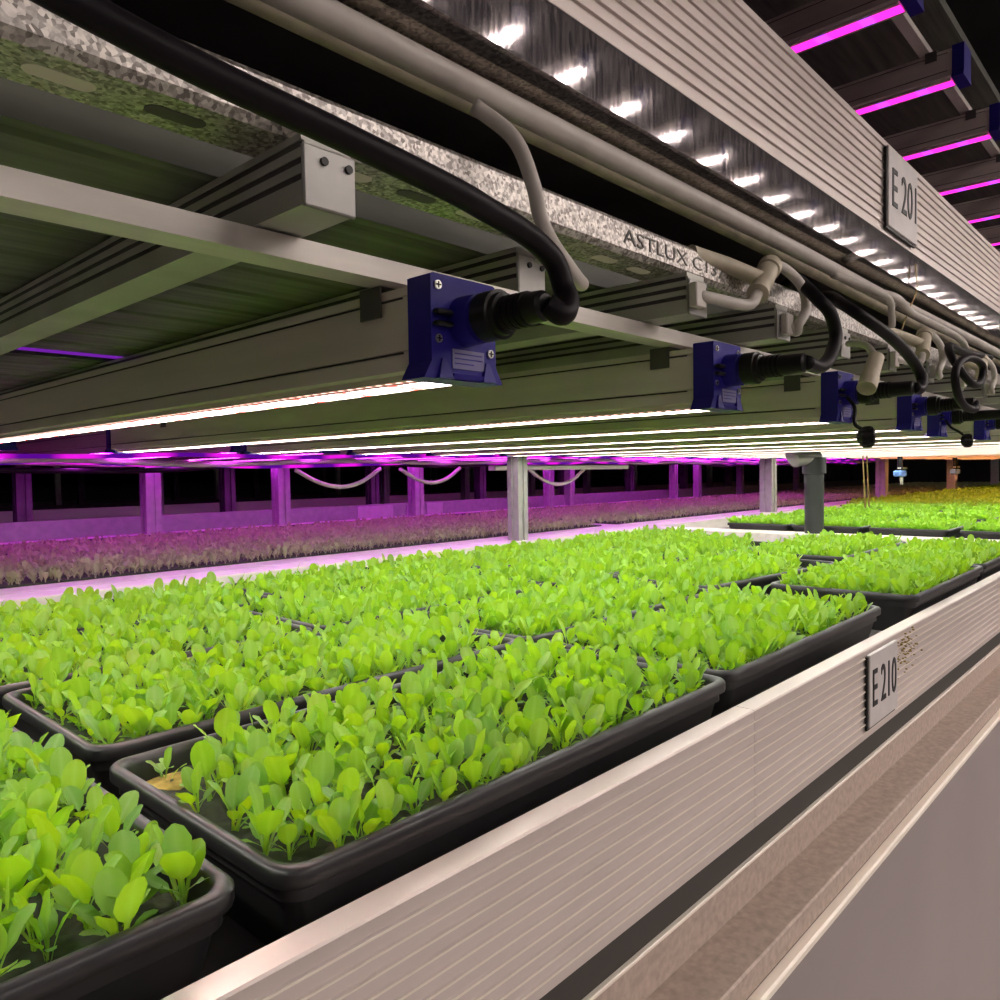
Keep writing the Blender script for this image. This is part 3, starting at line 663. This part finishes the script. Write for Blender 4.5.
# standpipe
t = thing('standpipe', 'dark grey green plastic standpipe on the cross rail with an elbow on top', 'pipe', (2.93, 1.10, -.35))
obj('pipe_shaft', MB().tube([(2.93, 1.10, -.29), (2.93, 1.10, .03)], .034, 28), M['pvc'], t, smooth=True)
obj('coupling', MB().tube([(2.93, 1.10, -.02), (2.93, 1.10, -.019), (2.93, 1.10, .04), (2.93, 1.10, .041)], [.035, .042, .042, .036], 28), M['pvc'], t, smooth=True)
obj('elbow', MB().tube(spline([(2.93, 1.10, .020), (2.922, 1.106, .040), (2.895, 1.126, .046), (2.862, 1.150, .040), (2.850, 1.158, .034)], 6), [.036]*18+[.037, .0365, .035, .032, .027, .019, .008], 24), M['grey_post'], t, smooth=True)

# ------------------------------------------------------------------ purple lamps over the purple bed, upper tier and orange bed
lampP = make_lamp('purple_led', length=1.55, detail=False, lips=False); usedP = False
XS = [.50+.30*i for i in range(20)]
for i, x in enumerate(XS):
    t = copy_tree(lampP) if i else lampP
    t.location = (x, 2.04, ZC+.012); tag(t, f'purple glowing grow light over the purple bed, {ORD[i]} from the left', 'light', 'purple grow lights over the purple bed')
lampU = make_lamp('pink_led', length=1.40, detail=False, lips=False)
for i in range(12):
    t = copy_tree(lampU) if i else lampU
    t.location = (.70+.34*i, .36, ZC+.694); tag(t, f'magenta grow light of the upper tier at top right, {ORD[i]} from the left', 'light', 'magenta grow lights of the upper tier')
lampO = make_lamp('warm_led', length=1.38, detail=False)
for i in range(6):
    t = copy_tree(lampO) if i else lampO
    t.location = (5.20+.6*i, .37, ZC); tag(t, f'warm orange grow light over the far bed, {ORD[i]} from the left', 'light', 'orange grow lights over the far bed')
lampA = make_lamp('aisle_led', length=1.4, detail=False)
k = 0
for (z, xs) in ((1.39, [1.2+.36*i for i in range(24)]), (.70, [-.9+.6*i for i in range(9)]), (.005, [-.9+.6*i for i in range(9)])):
    for x in xs:
        t = copy_tree(lampA) if k else lampA; k += 1
        t.location = (x, -2.4, ZC+z); tag(t, 'lamp of the rack across the aisle, behind the viewer', 'light', 'lamps of the rack across the aisle')
for (z, nm) in ((1.52, 'top'), (.83, 'middle'), (.135, 'lower')):
    solo('roof_joist', MB().box(-1.2, 10, -1.9, -1.85, z-.006, z+.03), M['joist'], f'{nm} lamp carrier of the rack across the aisle', 'beam', (0, -1.9, z))
# upper tier roof
solo('shelf_deck', MB().box(-.8, 6.4, .40, 1.9, .90, .92), M['deck'], 'dark deck above the magenta upper tier lamps', 'deck', (2, 1, .9))
solo('lamp_strut', MB().box(-.5, 6.3, .42, .44, .8145, .827), M['alu2'], 'strut carrying the magenta upper tier lamps', 'strut', (2, .43, .8145))
# lamp carriers and cables over the purple bed
for (yy, lab) in ((2.20, 'near lamp carrier above the purple bed'), (3.05, 'far lamp carrier above the purple bed')):
    solo('lamp_strut', MB().box(.3, 6.6, yy, yy+.03, .1325, .146), M['dark_rack'], lab, 'strut', (3, yy, .1325))
solo('shelf_deck', MB().box(-.5, 11.8, 2.05, 3.5, .24, .262), M['dark_rack'], 'dark deck above the purple bed', 'deck', (3, 2.7, .24))
solo('lamp_carrier', MB().bbox(2.12, 3.02, 1.98, 2.02, .010, .028, .002), M['alu2'], 'short pale rail behind the middle grey post, with a sagging hose', 'rail', (2.5, 2.0, .01))
CABN = ['first', 'second', 'third']
for i in range(6):  # three of these cables are made to glow, for purple light on them
    yy = (2.07, 2.16, 2.30, 2.62, 2.45, 3.0)[i]; pts = []; x = .4
    while x < 7.5:
        pts.append((x, yy+random.uniform(-.008, .008), (.058, .046, .040, .052, .034, .060)[i]+random.uniform(-.011, .011))); x += random.uniform(.22, .42)
    if i in (0, 2, 3): pipe('self_lit_cable', pts, .0055, M['cable_glow'], f'glowing self lit purple cable strung above the purple bed, {CABN[i // 2 + (i == 3)]} from the front', 'light', 5, 8, 'self lit cables above the purple bed')
    else: pipe('hanging_cable', pts, .008, M['hose'] if i != 4 else M['rubber'], f'wavy cable strung along the purple lamps, {CABN[i // 2]} from the front', 'cable', 5, 8, 'cables along the purple lamps')
for i, (xa, xb, yy, dz, lab) in enumerate(((1.36, 1.70, 2.14, .058, 'sagging hose under the purple lamps, left of the middle'), (1.79, 2.09, 2.14, .052, 'sagging hose just left of the middle post'), (2.32, 2.72, 2.0, .07, 'sagging pale hose right of the middle post'))):
    pipe('hanging_hose', [(xa, yy, .02), (xa+(xb-xa)*.25, yy, .02-dz*.7), ((xa+xb)/2, yy, .02-dz), (xa+(xb-xa)*.75, yy, .02-dz*.75), (xb, yy, .022)], .007, M['hose'], lab, 'hose', 8, 10, 'sagging hoses by the purple lamps')
# blue valves and hanging cords at the far right
for (x, lab) in ((4.743, 'left of the two small blue valves hanging by the pink posts'), (6.011, 'right of the two small blue valves hanging by the pink posts')):
    t = thing('water_valve', lab, 'valve', (x, 1.30, -.05), 'blue valves at the far right')
    obj('valve_body', MB().bbox(x-.06, x+.06, 1.28, 1.32, -.055, -.020, .006), M['blue'], t)
    obj('valve_pipe', MB().cyl((x, 1.30, -.020), (x, 1.30, .058), .014), M['black'], t, smooth=True)
    obj('valve_lever', MB().bbox(x-.015, x+.10, 1.29, 1.31, -.012, -.002, .003), M['hose'], t)
    obj('valve_outlet', MB().cyl((x+.03, 1.30, -.055), (x+.03, 1.30, -.10), .010, .007), M['hose'], t, smooth=True)
for (dx, lab) in ((0, 'left of two thin cords hanging onto the bright bed'), (.06, 'right of two thin cords hanging onto the bright bed')):
    pipe('drip_line', [(4.10+dx, 1.30, .13), (4.12+dx, 1.30, 0), (4.15+dx, 1.30, -.21)], .004, M['brass'], lab, 'cord', 6, 8)

# added glowing strip, stands for purple light on a neighbouring rail edge
solo('led_strip_light', MB().box(.30, .50, 1.150, 1.157, .1720, .1760), emit('violet light on edge', (.32, .03, .75), .5), 'thin glowing strip for violet light on an edge past the deck, upper left', 'light', (.40, 1.153, .172))

# ------------------------------------------------------------------ unlit racks across the far aisle
def far_rack(y, name, x0, x1, lit, dz=0.):
    for (z, w) in ((-.30, 'middle'), (.39, 'upper'), (-.99, 'lower')):
        z += dz
        t = thing('rack_shelf', f'{w} shelf of the unlit {name}', 'shelf', ((x0+x1)/2, y, z-.07))
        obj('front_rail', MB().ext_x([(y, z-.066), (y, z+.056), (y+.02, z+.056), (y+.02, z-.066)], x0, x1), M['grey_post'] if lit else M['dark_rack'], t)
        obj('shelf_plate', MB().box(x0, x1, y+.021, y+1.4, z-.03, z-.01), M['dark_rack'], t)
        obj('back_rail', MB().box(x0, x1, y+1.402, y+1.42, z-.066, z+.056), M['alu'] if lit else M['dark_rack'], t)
    n = 0; x = x0+.35
    while x < x1 and n < 12:
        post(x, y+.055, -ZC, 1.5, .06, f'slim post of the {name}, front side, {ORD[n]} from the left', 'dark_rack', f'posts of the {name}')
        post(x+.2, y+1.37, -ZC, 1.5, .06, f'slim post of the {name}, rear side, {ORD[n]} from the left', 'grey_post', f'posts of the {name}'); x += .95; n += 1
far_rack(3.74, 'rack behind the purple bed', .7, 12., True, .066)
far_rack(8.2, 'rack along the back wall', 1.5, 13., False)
for i, (x, lab) in enumerate(((2.79, 'wide violet plate on the rack behind the purple bed'), (3.34, 'small pale plate on the rack behind the purple bed, right one of two'), (3.17, 'small pale plate on the rack behind the purple bed, left one of two'))):
    t = thing('rail_plate', lab, 'plate', (x, 3.74, -.27)); w = .27 if i == 0 else .14
    obj('plate_sheet', MB().box(x, x+w, 3.734, 3.7395, -.262, -.187), M['plate'], t)

# ------------------------------------------------------------------ light and view
w = bpy.data.worlds.new('world'); SC.world = w; w.use_nodes = True
w.node_tree.nodes['Background'].inputs[0].default_value = (.02, .017, .02, 1); w.node_tree.nodes['Background'].inputs[1].default_value = .3
SC.view_settings.view_transform = 'Standard'; SC.view_settings.look = 'None'; SC.view_settings.gamma = 1; SC.view_settings.exposure = 0
SC.cycles.use_denoising = True; SC.cycles.max_bounces = 8; SC.cycles.diffuse_bounces = 5; SC.cycles.glossy_bounces = 4; SC.cycles.transmission_bounces = 6
SC.cycles.sample_clamp_indirect = 6; SC.cycles.use_light_tree = True
